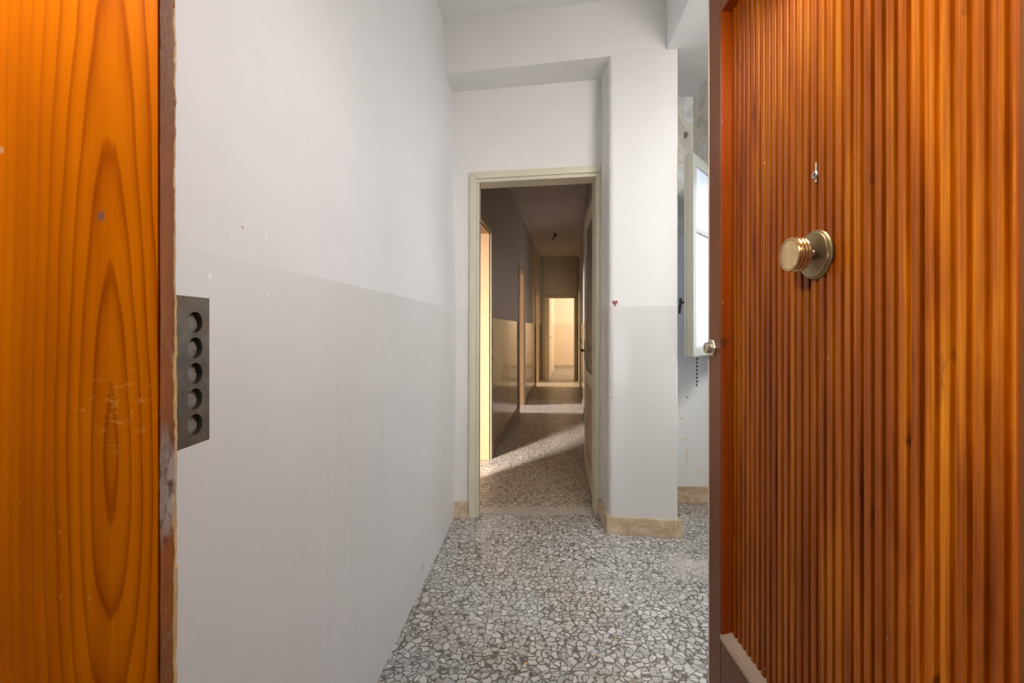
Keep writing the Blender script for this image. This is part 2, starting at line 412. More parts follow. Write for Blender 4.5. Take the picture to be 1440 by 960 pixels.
def beamY(x): return 2.733-.1534*(x+.416)
bm = nb()
xl, xr = -.52, .862
hexa(bm, [(xl,beamY(xl),2.686),(xr,beamY(xr),2.712),(xr,3.02,2.712),(xl,3.02,2.672),
          (xl,beamY(xl),3.1),(xr,beamY(xr),3.1),(xr,3.02,3.1),(xl,3.02,3.1)])
struct('trim_1', bm, M_back)

# pillar: rounded plaster arrises
def rounded(poly, rad, n=6):
    out = []
    m = len(poly)
    for i in range(m):
        p = Vector(poly[i]); r = rad[i]
        if r <= 0: out.append((p.x,p.y)); continue
        a = (Vector(poly[i-1])-p).normalized(); b = (Vector(poly[(i+1)%m])-p).normalized()
        for k in range(n+1):
            t = k/n; q = p + a*r*(1-t)**2 + b*r*t**2; out.append((q.x,q.y))
    return out
bm = nb()
pl, pr = .552, .922
prism(bm, rounded([(pl,beamY(pl)-.0015),(pr,beamY(pr)-.0015),(pr,3.10),(pl,2.96)], [.026,.010,0,0]), -.02, LOWC+.02)
struct('wall_pillar', bm, M_pill, smooth=True)
bm = nb()
prism(bm, [(pl-.016,beamY(pl)-.014),(pr+.020,beamY(pr)-.016),(pr+.020,3.05),(pl-.016,2.835)], 0, .098)
struct('baseboard_pillar', bm, M_trav, bevel=.003)
bm = nb()
dw_cell(bm, [(-.46,0),(L0-.002,0),(L0-.002,.096),(-.46,.096)], .03, -.022)
struct('baseboard_back', bm, M_trav, bevel=.002)

# side ceiling over pillar and right half, step face up to the hall ceiling
bm = nb()
def stepX(y): return .862-.10*(2.53-y)*0+ (y-2.54)*.07
hexa(bm, [(stepX(.42),.42,LOWC),(1.9,.42,LOWC),(1.9,3.2,LOWC),(stepX(3.2),3.2,LOWC),
          (stepX(.42),.42,3.1),(1.9,.42,3.1),(1.9,3.2,3.1),(stepX(3.2),3.2,3.1)])
struct('ceiling_side', bm, M_soff, bevel=.003)
bm = nb(); box(bm, -.8,1.0,.36,3.1,H,3.16); struct('ceiling', bm, M_ceil)

# alcove back wall, right wall with the window opening
RX = 1.213
NX, NY0, NZ1 = RX+.21, 1.58, 2.20           # window niche reaching down to the floor
bm = nb(); box(bm, .80,1.60,3.05,3.17,-.02,LOWC+.05); struct('wall_alcove', bm, M_peel)
bm = nb(); box(bm, .90,NX-.001,3.034,3.06,0,.104); struct('baseboard_alcove', bm, M_trav, bevel=.002)
WY0,WY1,WZ0,WZ1 = 1.66,2.995,.97,2.15
bm = nb()
box(bm, RX,NX+.14,.36,NY0,-.02,LOWC+.05); box(bm, RX,NX+.14,NY0,3.17,NZ1,LOWC+.05)
box(bm, NX,NX+.14,NY0,WY0,-.02,NZ1); box(bm, NX,NX+.14,WY1,3.17,-.02,NZ1)
box(bm, NX,NX+.14,WY0,WY1,-.02,WZ0); box(bm, NX,NX+.14,WY0,WY1,WZ1,NZ1)
struct('wall_right', bm, M_peel)
bm = nb(); box(bm, RX-.016,RX+.002,.44,NY0,0,.104); box(bm, NX-.016,NX+.002,NY0,3.034,0,.104); struct('baseboard_right', bm, M_trav, bevel=.002)
w = sroot('window_1', (NX,2.33,WZ0))
bm = nb()
box(bm, NX,NX+.06,WY0,WY0+.045,WZ0,WZ1); box(bm, NX,NX+.06,WY1-.045,WY1,WZ0,WZ1)
box(bm, NX,NX+.06,WY0+.045,WY1-.045,WZ0,WZ0+.045); box(bm, NX,NX+.06,WY0+.045,WY1-.045,WZ1-.045,WZ1)
obj('window_frame', bm, M_sash, w, bevel=.003)
bm = nb(); box(bm, NX-.03,NX+.14,WY0,WY1,WZ0-.03,WZ0); obj('window_sill', bm, M_trav, w, bevel=.003)

# wall around the entrance, seen only from aside
bm = nb()
box(bm, -2.0,-.62,.36,.50,-.02,3.1); box(bm, .56,2.2,.36,.44,-.02,3.1); box(bm, -.62,.56,.36,.50,2.60,3.1)
struct('wall_entrance', bm, M_land)
d0 = sroot('door_1', (0,.43,0))
bm = nb()
box(bm, -.62,-.575,.395,.50,0,2.60); box(bm, .515,.56,.33,.44,0,2.60); box(bm, -.575,.515,.395,.50,2.465,2.60)
obj('door_frame', bm, M_stile, d0, bevel=.003)

# landing behind the camera
bm = nb()
box(bm, -2.1,-2.0,-3.6,.36,-.1,3.1); struct('wall_landing_left', bm, M_land)
bm = nb(); box(bm, 2.1,2.2,-3.6,.36,-.1,3.1); struct('wall_landing_right', bm, M_land)
bm = nb(); box(bm, -2.1,2.2,-3.7,-3.6,-.1,3.1); struct('wall_landing_back', bm, M_land)
bm = nb(); box(bm, -2.1,2.2,-3.7,.36,3.05,3.15); struct('ceiling_landing', bm, M_land)

# ------------------------------------------------------------------ shell : corridor and rooms beyond
def CL(y): return -.738+.1327*y
def CR(y): return .163+.1327*y
END = 10.30; CH = 2.79
def cwall(bm, f, y0, y1, z0, z1, th):
    a, b = f(y0), f(y1)
    q = [(a,y0),(b,y1),(b+th,y1),(a+th,y0)]
    if th < 0: q = q[::-1]
    prism(bm, q, z0, z1)
DOORS = [(3.31,4.05,2.02),(6.27,6.93,1.98),(9.15,9.82,1.88)]
bm = nb(); y = 2.93
for a,b,h in DOORS:
    cwall(bm, CL, y, a, -.02, CH+.05, -.13); cwall(bm, CL, a, b, h, CH+.05, -.13); y = b
cwall(bm, CL, y, END+.1, -.02, CH+.05, -.13)
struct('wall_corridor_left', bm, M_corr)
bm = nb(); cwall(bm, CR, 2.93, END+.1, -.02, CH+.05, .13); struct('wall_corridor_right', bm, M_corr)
bm = nb()
y = 2.93
for a,b,h in DOORS:
    cwall(bm, CL, y, a-.085, 0, .085, .014); y = b+.085
cwall(bm, CL, y, END, 0, .085, .014)
struct('baseboard_corridor_left', bm, M_cskirt, bevel=.002)
bm = nb(); cwall(bm, CR, 3.9, END, 0, .085, -.014); struct('baseboard_corridor_right', bm, M_cskirt, bevel=.002)
bm = nb(); prism(bm, [(CL(2.9)-.12,2.9),(CR(2.9)+.12,2.9),(CR(END)+.12,END+.12),(CL(END)-.12,END+.12)], CH, CH+.12)
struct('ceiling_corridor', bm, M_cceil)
# back side over the door, closing the gap to the corridor ceiling
bm = nb(); box(bm, -.55,.75,2.96,3.03,2.62,2.9); struct('trim_2', bm, M_corr)

# casings and linings of the three left doorways
for i,(a,b,h) in enumerate(DOORS):
    r = sroot('door_%d' % (i+3), (CL(a),a,0))
    bm = nb()
    cwall(bm, CL, a-.075, a, 0, h+.07, .018); cwall(bm, CL, b, b+.075, 0, h+.07, .018); cwall(bm, CL, a, b, h, h+.07, .018)
    obj('casing', bm, M_creamd, r, bevel=.004)
    bm = nb()
    cwall(bm, CL, a-.002, a+.016, 0, h, -.135); cwall(bm, CL, b-.016, b+.002, 0, h, -.135); cwall(bm, CL, a+.016, b-.016, h-.016, h+.002, -.135)
    obj('jamb_lining', bm, M_reveal, r)

# a further doorway casing on the right wall near the far end
r = sroot('door_6', (CR(9.2),9.2,0))
bm = nb(); cwall(bm, CR, 9.10,9.18,0,1.96,-.03); cwall(bm, CR, 9.86,9.94,0,1.96,-.03); cwall(bm, CR, 9.18,9.86,1.89,1.96,-.03)
obj('casing', bm, M_cream, r, bevel=.004)
bm = nb(); cwall(bm, CR, 9.18,9.86,0,1.89,-.012); obj('door_panel', bm, M_creamd, r)

# end wall with doorway
EL0,EL1,ER1,ER0,ET,EO = .684,.752,1.415,1.482,1.852,1.912
bm = nb()
box(bm, .3,EL0+.01,END,END+.12,-.02,CH+.05); box(bm, ER0-.01,1.9,END,END+.12,-.02,CH+.05); box(bm, EL0,ER0,END,END+.12,EO-.01,CH+.05)
struct('wall_corridor_end', bm, M_corr)
r = sroot('door_7', (1.08,END,0))
bm = nb()
box(bm, EL0,EL1,END-.02,END+.13,0,EO); box(bm, ER1,ER0,END-.02,END+.13,0,EO); box(bm, EL1,ER1,END-.02,END+.13,ET,EO)
obj('casing', bm, M_creamd, r, bevel=.006)
# end room
def EW(y): return 1.287+.1327*(y-13.5)-.03
bm = nb(); cwall(bm, EW, END+.12, 13.6, -.02, 2.9, -.1); struct('wall_end_room_left', bm, M_room)
bm = nb(); box(bm, .4,4.2,13.5,13.62,-.02,2.9); struct('wall_end_room_back', bm, M_room)
bm = nb(); box(bm, 4.1,4.2,END,13.6,-.02,2.9); struct('wall_end_room_right', bm, M_room)
bm = nb(); box(bm, 1.6,4.2,END+.02,END+.12,-.02,2.9); struct('wall_end_room_front', bm, M_room)
bm = nb(); box(bm, .3,4.2,END+.1,13.7,2.8,2.92); struct('ceiling_end_room', bm, M_side)
bm = nb(); box(bm, 1.24,4.1,13.48,13.5,0,.09); struct('baseboard_end_room', bm, M_trav)
# three side rooms left of the corridor
bm = nb(); box(bm, -4.4,-4.3,.3,10.6,-.02,2.9); struct('wall_side_rooms_far', bm, M_side)
bm = nb(); box(bm, -4.4,-.52,.3,.40,-.02,2.9); struct('wall_side_room_near', bm, M_side)
bm = nb(); box(bm, -4.4,CL(5.2)-.12,5.15,5.25,-.02,2.9); struct('wall_side_room_first', bm, M_side)
bm = nb(); box(bm, -4.4,CL(8.2)-.12,8.15,8.25,-.02,2.9); struct('wall_side_room_second', bm, M_side)
bm = nb(); box(bm, -4.4,.6,10.42,10.52,-.02,2.9); struct('wall_side_room_third', bm, M_side)
bm = nb(); prism(bm, [(-4.4,.3),(XL(.3,0)-.18,.3),(XL(2.9,0)-.15,2.9),(CL(10.6)-.05,10.6),(-4.4,10.6)], CH+.0, CH+.12); struct('ceiling_side_rooms', bm, M_side)

# ------------------------------------------------------------------ inner doorway (hall -> corridor)
dr = sroot('door_2', (.157,2.82,0))
def DWF(u, z, o): return DW(u, z)+Vector((0,o,0))
def fr_piece(bm, pts, o, th):
    f = [DWF(u,z,o) for u,z in pts]; v = Vector((0,th,0))
    hexa(bm, [f[0],f[1],f[1]+v,f[0]+v,f[3],f[2],f[2]+v,f[3]+v])
TL, TR, IL, IR = 2.146, 2.169, 2.084, 2.103
m1, m2 = .042, .018
bm = nb()   # outer flat of the casing
fr_piece(bm, [(L0,0),(L0+m1,0),(L0+m1,TL-m1),(L0,TL)], -.020, .15)
fr_piece(bm, [(L0,TL),(L0+m1,TL-m1),(R1-.012,TR-m1),(R1,TR)][1:2]+[(R1-.012,TR-m1),(R1,TR),(L0,TL)], -.020, .15)
fr_piece(bm, [(R1-.012,0),(R1,0),(R1,TR),(R1-.012,TR-m1)], -.020, .15)
obj('casing', bm, M_cream, dr, bevel=.0025)
bm = nb()   # inner stepped bead
fr_piece(bm, [(L0+m1,0),(L1,0),(L1,IL),(L0+m1,TL-m1)], -.010, .14)
fr_piece(bm, [(L1,IL),(R0,IR),(R1-.012,TR-m1),(L0+m1,TL-m1)], -.010, .14)
fr_piece(bm, [(R0,0),(R1-.012,0),(R1-.012,TR-m1),(R0,IR)], -.010, .14)
obj('stop_bead', bm, M_cream, dr, bevel=.003)
bm = nb(); box(bm, L1-.002,R0+.002,2.842,2.948,-.01,.006); obj('threshold', bm, M_thres, dr, bevel=.002)

# glazed leaf of that doorway, folded back along the corridor wall
a = Vector((.531,2.905)); b = Vector((.588,3.70)); dirv = (b-a).normalized(); nrm = Vector((dirv.y,-dirv.x))
LW = (b-a).length
lf = thing('glazed_door', 'cream painted inner door with tall dark glass pane, opened flat into the corridor', 'door', (a.x,a.y,0))
def lp(t): return a+dirv*t
def lbar(bm, t0, t1, z0, z1, w=0, d=.038): bar(bm, lp(t0), lp(t1), w, nrm, d, z0, z1)
bm = nb(); lbar(bm, 0,.095,.012,2.055); obj('stile', bm, M_cream, lf, bevel=.003)
bm = nb(); lbar(bm, LW-.095,LW,.012,2.055); obj('stile', bm, M_cream, lf, bevel=.003)
bm = nb(); lbar(bm, .095,LW-.095,1.945,2.055); obj('rail', bm, M_cream, lf, bevel=.003)
bm = nb(); lbar(bm, .095,LW-.095,.74,.84); obj('rail', bm, M_cream, lf, bevel=.003)
bm = nb(); lbar(bm, .095,LW-.095,.012,.16); obj('rail', bm, M_cream, lf, bevel=.003)
bm = nb(); lbar(bm, .095,LW-.095,.16,.74,.008,.022); obj('lower_panel', bm, plain('tan_door_panel',(.46,.34,.23),.45), lf)
bm = nb(); lbar(bm, .095,LW-.095,.84,1.945,.012,.012); obj('glass_pane', bm, M_pglass, lf)
bm = nb()
c0 = lp(LW-.05)
bar(bm, lp(LW-.064), lp(LW-.036), -.004, nrm, .006, .90, 1.06)
lathe(bm, [(0,0),(.007,0),(.007,.014),(.015,.018),(.017,.025),(.012,.031),(0,.032)], (c0.x,c0.y,.985), (-nrm.x,-nrm.y,0), 20)
obj('knob', bm, M_dark, lf, smooth=True)
for z in (.35,1.05,1.8):
    bm = nb(); tube(bm, [(a.x-.004,a.y-.004,z-.045),(a.x-.004,a.y-.004,z+.045)], .008); obj('hinge', bm, M_creamd, lf, smooth=True)

# far leaf at the corridor's end
a2 = Vector((EL1+.006,END+.14)); b2 = Vector((.912,11.03)); d2 = (b2-a2).normalized(); n2 = Vector((-d2.y,d2.x)); W2 = (b2-a2).length
fl = thing('glazed_door', 'cream door with a narrow glass pane standing ajar at the far end of the corridor', 'door', (a2.x,a2.y,0))
def fbar(bm, t0, t1, z0, z1, w=0, d=.038): bar(bm, a2+d2*t0, a2+d2*t1, w, n2, d, z0, z1)
bm = nb(); fbar(bm, 0,.055,.012,1.835); obj('stile', bm, M_cream, fl, bevel=.003)
bm = nb(); fbar(bm, W2-.055,W2,.012,1.835); obj('stile', bm, M_cream, fl, bevel=.003)
bm = nb(); fbar(bm, .055,W2-.055,1.71,1.835); obj('rail', bm, M_cream, fl, bevel=.003)
bm = nb(); fbar(bm, .055,W2-.055,.50,.62); obj('rail', bm, M_cream, fl, bevel=.003)
bm = nb(); fbar(bm, .055,W2-.055,.012,.50,.006,.026); obj('lower_panel', bm, M_cream, fl)
bm = nb(); fbar(bm, .055,W2-.055,.62,1.71,.003,.012); obj('glass_pane', bm, M_pglass, fl)
bm = nb(); c0 = a2+d2*(W2-.045)
tube(bm, [(c0.x,c0.y,.95),(c0.x-n2.x*.05,c0.y-n2.y*.05,.95),(c0.x-n2.x*.055-d2.x*.1,c0.y-n2.y*.055-d2.y*.1,.95)], .009)
obj('handle', bm, M_dark, fl, smooth=True)

# ------------------------------------------------------------------ entrance : fixed leaf at the left
ex = -.3095
fx = thing('fixed_entrance_leaf', 'varnished orange pine door leaf with chipped edge and five-hole lock plate, nearest at left', 'door', (-.44,.42,0))
bm = nb(); box(bm, -.574,ex-.0020,.400,.4195,.01,2.45); obj('face_panel', bm, M_leaf, fx)
bm = nb(); box(bm, -.574,-.331,.4197,.447,.01,2.45); obj('inner_frame', bm, M_stile, fx)
# ragged edge strip
bm = nb(); rows = []
rnd = random.Random(3); N = 420; j1 = j2 = 0
for i in range(N+1):
    z = .01 + 2.44*i/N
    j1 = .7*j1 + rnd.gauss(0,.00025); j2 = .62*j2 + rnd.gauss(0,.00035)
    if rnd.random() < .035: j2 -= rnd.random()*.0032
    t = max(0, 1-abs(z-1.02)/.05)
    dent = t*(.0004+.0009*rnd.random()); 
    low = .0010 if z < 1.15 else 0
    rows.append([bm.verts.new(p) for p in ((ex-.0009+j1*.4,.4040,z),(ex-.0003+j1*.5-dent,.4009+dent*.5,z),(ex-.0004-dent*1.2,.4075,z),(ex-.0002+j1*.4-dent*.4,.4145,z),(ex+.0002+j2+low,.4190,z),(ex-.0035+j2,.4212,z),(ex-.03,.4212,z))])
for A, B in zip(rows, rows[1:]):
    for k in range(6): bm.faces.new((A[k],A[k+1],B[k+1],B[k]))
obj('edge_strip', bm, M_edge, fx)
# lock keep with five sockets
PX = -.3135; py0,py1,pz0,pz1 = .4225,.4715,1.0455,1.1915
hz = [1.1663-.02526*k for k in range(5)]; hy = .4505; hr = .0105; NS = 32
bm = nb()
def ring(z): return [(hy+hr*math.cos(2*math.pi*i/NS), z+hr*math.sin(2*math.pi*i/NS)) for i in range(NS)]
zcut = [pz0]+[ (hz[k]+hz[k+1])/2 for k in range(3,-1,-1)]+[pz1]
for k in range(5):
    zc = hz[4-k]; z0, z1 = zcut[k], zcut[k+1]
    R = ring(zc); Q = []
    for (yy,zz) in R:      # radial projection on the cell's rectangle
        dy, dz = yy-hy, zz-zc; s = 1e9
        if dy > 1e-9: s = min(s,(py1-hy)/dy)
        if dy < -1e-9: s = min(s,(py0-hy)/dy)
        if dz > 1e-9: s = min(s,(z1-zc)/dz)
        if dz < -1e-9: s = min(s,(z0-zc)/dz)
        Q.append((hy+dy*s, zc+dz*s))
    rv = [bm.verts.new((PX,*p)) for p in R]; qv = [bm.verts.new((PX,*p)) for p in Q]; dv = [bm.verts.new((PX-.010,*p)) for p in R]
    corners = {}
    for i in range(NS):
        j = (i+1)%NS
        bm.faces.new((rv[i],rv[j],qv[j],qv[i])); bm.faces.new((rv[j],rv[i],dv[i],dv[j]))
        a1,a2_ = Q[i],Q[j]
        if abs(a1[0]-a2_[0])>1e-7 and abs(a1[1]-a2_[1])>1e-7:
            cy = py1 if max(a1[0],a2_[0])>hy+.015 else py0; cz = z1 if max(a1[1],a2_[1])>zc else z0
            bm.faces.new((qv[i],qv[j],bm.verts.new((PX,cy,cz))))
    bm.faces.new(dv[::-1])
bx0 = PX-.016
for q in (((PX,py0,pz0),(PX,py1,pz0-.0),(bx0,py1,pz0),(bx0,py0,pz0)), ((PX,py0,pz1),(bx0,py0,pz1),(bx0,py1,pz1),(PX,py1,pz1)),
          ((PX,py1,pz0),(PX,py1,pz1),(bx0,py1,pz1),(bx0,py1,pz0)), ((PX,py0,pz0),(bx0,py0,pz0),(bx0,py0,pz1),(PX,py0,pz1)), ((bx0,py0,pz0),(bx0,py1,pz0),(bx0,py1,pz1),(bx0,py0,pz1))):
    bm.faces.new([bm.verts.new(p) for p in q])
bmesh.ops.remove_doubles(bm, verts=bm.verts, dist=1e-5)
kp = obj('lock_keep', bm, M_steel, fx); kp['label'] = 'dark steel lock plate with five round bolt holes'
for z in hz:
    bm = nb(); lathe(bm, [(0,.0028),(.0045,.0027),(.0080,.0022),(.0097,.0008),(.0097,-.004)], (PX-.0068,hy+.001,z-.0012), (1,0,0), 24)
    for v in bm.verts: v.co += Vector((rnd.uniform(-.0004,.0004),rnd.uniform(-.0003,.0003),rnd.uniform(-.0003,.0003)))
    obj('bolt_socket', bm, M_bolt, kp, smooth=True)
bm = nb(); hexa(bm, [(bx0-.006,.4475,pz0+.004),(bx0,.4475,pz0+.004),(bx0,.4705,pz0+.004),(bx0-.006,.4705,pz0+.004),(bx0-.006,.4475,pz1-.004),(bx0,.4475,pz1-.004),(bx0,.4705,pz1-.004),(bx0-.006,.4705,pz1-.004)])
obj('mounting_block', bm, M_steel, kp)

# ------------------------------------------------------------------ entrance : ribbed leaf, standing open at the right
DX = .503; DY0,DY1 = .385,1.175; PY0,PY1 = .452,1.098; PZ0,PZ1 = .424,1.927
rd = thing('entrance_door', 'open ribbed orange wooden entrance door with round brass knob, filling the right side', 'door', (DX+.02,.40,0))
bm = nb(); box(bm, DX,DX+.05,PY1,DY1-.0125,.01,2.45); obj('stile', bm, M_stile, rd, bevel=.0015)
bm = nb(); box(bm, DX,DX+.05,DY0,PY0,.01,2.45); obj('stile', bm, M_stile, rd, bevel=.0015)
bm = nb(); box(bm, DX+.0006,DX+.05,PY0,PY1,PZ1,2.45); obj('rail', bm, M_stile, rd, bevel=.0015)
bm = nb(); box(bm, DX+.0006,DX+.05,PY0,PY1,.01,PZ0); obj('rail', bm, M_stile, rd, bevel=.0015)
bm = nb(); box(bm, DX+.003,DX+.05,DY1-.0125,DY1,.01,2.45); o = obj('closing_lip', bm, M_lipd, rd, bevel=.001)
bm = nb(); box(bm, DX-.0012,DX+.004,DY1-.0150,DY1-.0110,.01,2.45); o = obj('worn_arris', bm, M_lip, rd); o['label'] = 'pale worn line along the door edge'
# beads lining the recess (dusty one along the bottom)
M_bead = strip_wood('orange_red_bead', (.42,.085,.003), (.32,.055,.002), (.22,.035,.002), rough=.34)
for nm, (y0,y1,z0,z1), mm in (('side_bead',(PY1-.0035,PY1-.0002,PZ0,PZ1),M_bead), ('side_bead',(PY0+.0002,PY0+.0035,PZ0,PZ1),M_bead)):
    bm = nb(); box(bm, DX+.001,DX+.029,y0,y1,z0,z1); obj(nm, bm, mm, rd, bevel=.001)
bm = nb(); hexa(bm, [(DX+.0008,PY0,PZ1-.003),(DX+.029,PY0,PZ1-.007),(DX+.029,PY1,PZ1-.007),(DX+.0008,PY1,PZ1-.003),(DX+.0008,PY0,PZ1),(DX+.029,PY0,PZ1),(DX+.029,PY1,PZ1),(DX+.0008,PY1,PZ1)])
obj('top_bead', bm, M_bead, rd)
bm = nb(); hexa(bm, [(DX-.002,PY0,PZ0-.012),(DX+.029,PY0,PZ0-.012),(DX+.029,PY1,PZ0-.012),(DX-.002,PY1,PZ0-.012),(DX-.002,PY0,PZ0-.001),(DX+.029,PY0,PZ0+.006),(DX+.029,PY1,PZ0+.006),(DX-.002,PY1,PZ0-.001)])
o = obj('bottom_bead', bm, M_dusty, rd, bevel=.001); o['label'] = 'dust covered ledge under the ribbed panel'
# ribbed panel: one profile drawn up from ledge to head
RXF, RXG, PITCH = DX+.0245, DX+.0305, .0202
prof = []; y = PY1-.004
prof.append((RXG,y))
while y-PITCH > PY0+.012:
    g = PITCH*.36
    prof += [(RXG,y-.0003),(RXG,y-g),(RXF+.0010,y-g-.0003),(RXF+.0002,y-g-.0008),(RXF,y-g-.0016),(RXF,y-PITCH+.0014),(RXF+.0003,y-PITCH+.0006),(RXF+.0012,y-PITCH+.0001)]
    y -= PITCH
prof += [(RXG,y),(RXG,PY0-.004)]
bm = nb()
lo = [bm.verts.new((x,yy,PZ0-.008)) for x,yy in prof]; hi = [bm.verts.new((x,yy,PZ1+.004)) for x,yy in prof]
for i in range(len(prof)-1): bm.faces.new((lo[i],lo[i+1],hi[i+1],hi[i]))
bk = [bm.verts.new((DX+.045,prof[0][1],PZ0-.008)),bm.verts.new((DX+.045,prof[-1][1],PZ0-.008)),bm.verts.new((DX+.045,prof[-1][1],PZ1+.004)),bm.verts.new((DX+.045,prof[0][1],PZ1+.004))]
bm.faces.new(bk)
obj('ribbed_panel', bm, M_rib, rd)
# knob on its rosette
KY, KZ = .7885, 1.288; O = (RXF,KY,KZ); AX = (-1,0,0)
bm = nb(); lathe(bm, [(0,-.001),(.0425,-.001),(.0428,.002),(.0415,.0042),(.0402,.0046),(.0402,.0062),(.0392,.0080),(.0372,.0086),(.0360,.0082),(.012,.0078),(0,.0078)], O, AX, 64)
kr = obj('knob_rosette', bm, M_brass, rd, smooth=True)
bm = nb(); lathe(bm, [(0,.006),(.0105,.006),(.0085,.009),(.0068,.013),(.0065,.022),(.0095,.025),(0,.025)], O, AX, 32); obj('knob_neck', bm, M_bronze, rd, smooth=True)
bm = nb()
pk = [(0,.0235),(.021,.0235),(.0262,.025)]
for h in (.0275,.0335,.0395):
    pk += [(.0285,h-.0018),(.0298,h),(.0298,h+.0012),(.0288,h+.0026),(.0268,h+.0034)]
pk += [(.0282,.0432),(.0292,.0448),(.0290,.0466),(.0278,.0478),(.0262,.0476)]
lathe(bm, pk+[(.0262,.0470),(.0,.0470)], O, AX, 64); kb = obj('knob', bm, M_ring, rd, smooth=True); kb['label'] = 'turned brass knob with rings'
bm = nb(); lathe(bm, [(.0266,.0474),(.022,.0464),(.015,.0455),(.007,.0450),(0,.0449)][::-1]+[(.0266,.0470)], O, AX, 64); obj('knob_face', bm, M_bronze, kb, smooth=True)
# peephole and lock cylinder
bm = nb(); lathe(bm, [(0,0),(.0068,0),(.0068,.0022),(.0058,.0036),(.0040,.0036),(.0034,.0014),(0,.0014)], (RXF,.790,1.4265), AX, 32)
pp = obj('peephole', bm, M_nick, rd, smooth=True)
bm = nb(); lathe(bm, [(0,.0016),(.0033,.0016),(.0033,.0005)], (RXF,.790,1.4265), AX, 20); obj('peephole_lens', bm, M_black, pp)
bm = nb(); hexa(bm, [(RXF-.0006,.7885,1.448-.034),(RXF+.001,.7885,1.448-.034),(RXF+.001,.7915,1.448-.034),(RXF-.0006,.7915,1.448-.034),(RXF-.0006,.7890,1.4485),(RXF+.001,.7890,1.4485),(RXF+.001,.7908,1.4485),(RXF-.0006,.7908,1.4485)])
obj('peephole_scratch', bm, M_lip, pp)
LY, LZ = 1.143, 1.112
bm = nb(); lathe(bm, [(0,0),(.024,0),(.024,.004),(.0215,.006),(0,.006)], (DX,LY,LZ), AX, 6); le = obj('lock_escutcheon', bm, M_nick, rd, bevel=.001); le['label'] = 'hexagonal worn nickel lock escutcheon'
bm = nb(); lathe(bm, [(0,.005),(.0135,.005),(.0135,.017),(.0120,.0185),(0,.0185)], (DX,LY,LZ), AX, 32); lc = obj('lock_cylinder', bm, M_nick, le, smooth=True)
bm = nb(); box(bm, DX-.0192,DX-.018,LY-.0012,LY+.0012,LZ-.006,LZ+.006); obj('keyhole', bm, M_black, lc)

# ------------------------------------------------------------------ window sash swung into the hall
Fp = Vector((.983,2.462)); Hp = Vector((1.408,2.962)); sd = (Hp-Fp).normalized(); sn = Vector((-sd.y,sd.x)); SW = (Hp-Fp).length
sz0, sz1 = 1.005, 2.115
sa = thing('window_casement', 'narrow cream window casement with frosted panes swung open behind the ribbed door', 'window', (Hp.x,Hp.y,sz0))
def sbar(bm, t0, t1, z0, z1, w=0, d=.04): bar(bm, Fp+sd*t0, Fp+sd*t1, w, sn, d, z0, z1)
for t0,t1 in ((0,.05),(SW-.05,SW)):
    bm = nb(); sbar(bm, t0,t1,sz0,sz1); obj('stile', bm, M_sash, sa, bevel=.004)
for z0,z1 in ((sz0,sz0+.055),(sz1-.055,sz1)):
    bm = nb(); sbar(bm, .05,SW-.05,z0,z1); obj('rail', bm, M_sash, sa, bevel=.004)
bm = nb(); sbar(bm, .05,SW-.05,1.695,1.72,.004,.03); obj('glazing_bar', bm, M_sash, sa, bevel=.003)
for z0,z1 in ((sz0+.05,1.70),(1.715,sz1-.05)):
    bm = nb(); sbar(bm, .046,SW-.046,z0,z1,.016,.006); obj('glass_pane', bm, M_frost, sa)
bm = nb(); sbar(bm, .0,.012,sz0+.002,sz1-.002,.04,.012); obj('closing_bead', bm, M_sash, sa, bevel=.002)
bm = nb()
hc = Fp+sd*.02+sn*.040
bar(bm, Fp+sd*.008, Fp+sd*.034, .040, sn, .005, 1.235, 1.37)
p0 = Vector((hc.x,hc.y,1.305)); p1 = p0+Vector((sn.x*.036,sn.y*.036,0)); 
tube(bm, [p0,p1], .007); tube(bm, [p1+Vector((-sd.x*.012,-sd.y*.012,.022)),p1,p1+Vector((sn.x*.006,sn.y*.006,-.02)),p1+Vector((sn.x*.012+sd.x*.01,sn.y*.012+sd.y*.01,-.06))], [.007,.009,.008,.006])
o = obj('handle', bm, M_dark, sa, smooth=True); o['label'] = 'dark iron window handle'

# bead chain hanging by the wall corner
ch = thing('bead_chain', 'short dark bead chain hanging in front of the wall below the open window casement', 'chain', (1.180,2.90,.795))
bm = nb(); tube(bm, [(1.178,2.90,.80),(1.178,2.90,2.15),(1.225,2.90,NZ1+.002)], .0012, 6)
obj('cord', bm, M_dark, ch)
bm = nb()
for k in range(56): ball(bm, (1.178+(.0015 if k%2 else -.0015),2.90,.80+k*.0240), .0062, 6)
obj('beads', bm, M_dark, ch, smooth=True)

# red blot on the pillar, ceiling wire, switch plate
bm = nb()
by = beamY(.585)
for (dx,dz,r) in ((0,0,.011),(.010,.008,.008),(-.009,.004,.006),(.002,-.013,.007),(.014,-.004,.005),(-.004,.012,.005)):
    lathe(bm, [(0,.003),(r*.6,.0024),(r,0),(r,-.004)], (.582+dx,beamY(.582+dx)-.0005,1.305+dz), (-.15,-1,0), 10)
o = obj('red_blot', bm, M_red, None, smooth=True); o['label'] = 'small red plaster blot on the white pillar above the dado line'; o['category'] = 'wall mark'
cw = thing('ceiling_wire', 'bare dark wire stub hanging from the corridor ceiling', 'wire', (.722,7.75,CH))
bm = nb(); tube(bm, [(.722,7.75,CH+.005),(.722,7.75,CH-.05),(.705,7.74,CH-.09),(.70,7.75,CH-.13)], .010, 8); obj('wire', bm, M_black, cw, smooth=True)
bm = nb(); ball(bm, (.74,7.75,CH-.035), .022); tube(bm, [(.74,7.75,CH-.02),(.725,7.75,CH+.004)], .012, 8); obj('terminal_block', bm, M_black, cw, smooth=True)
sp = thing('wall_switch', 'dark switch plate on the right corridor wall near the far end', 'switch', (CR(8.1),8.1,.93))
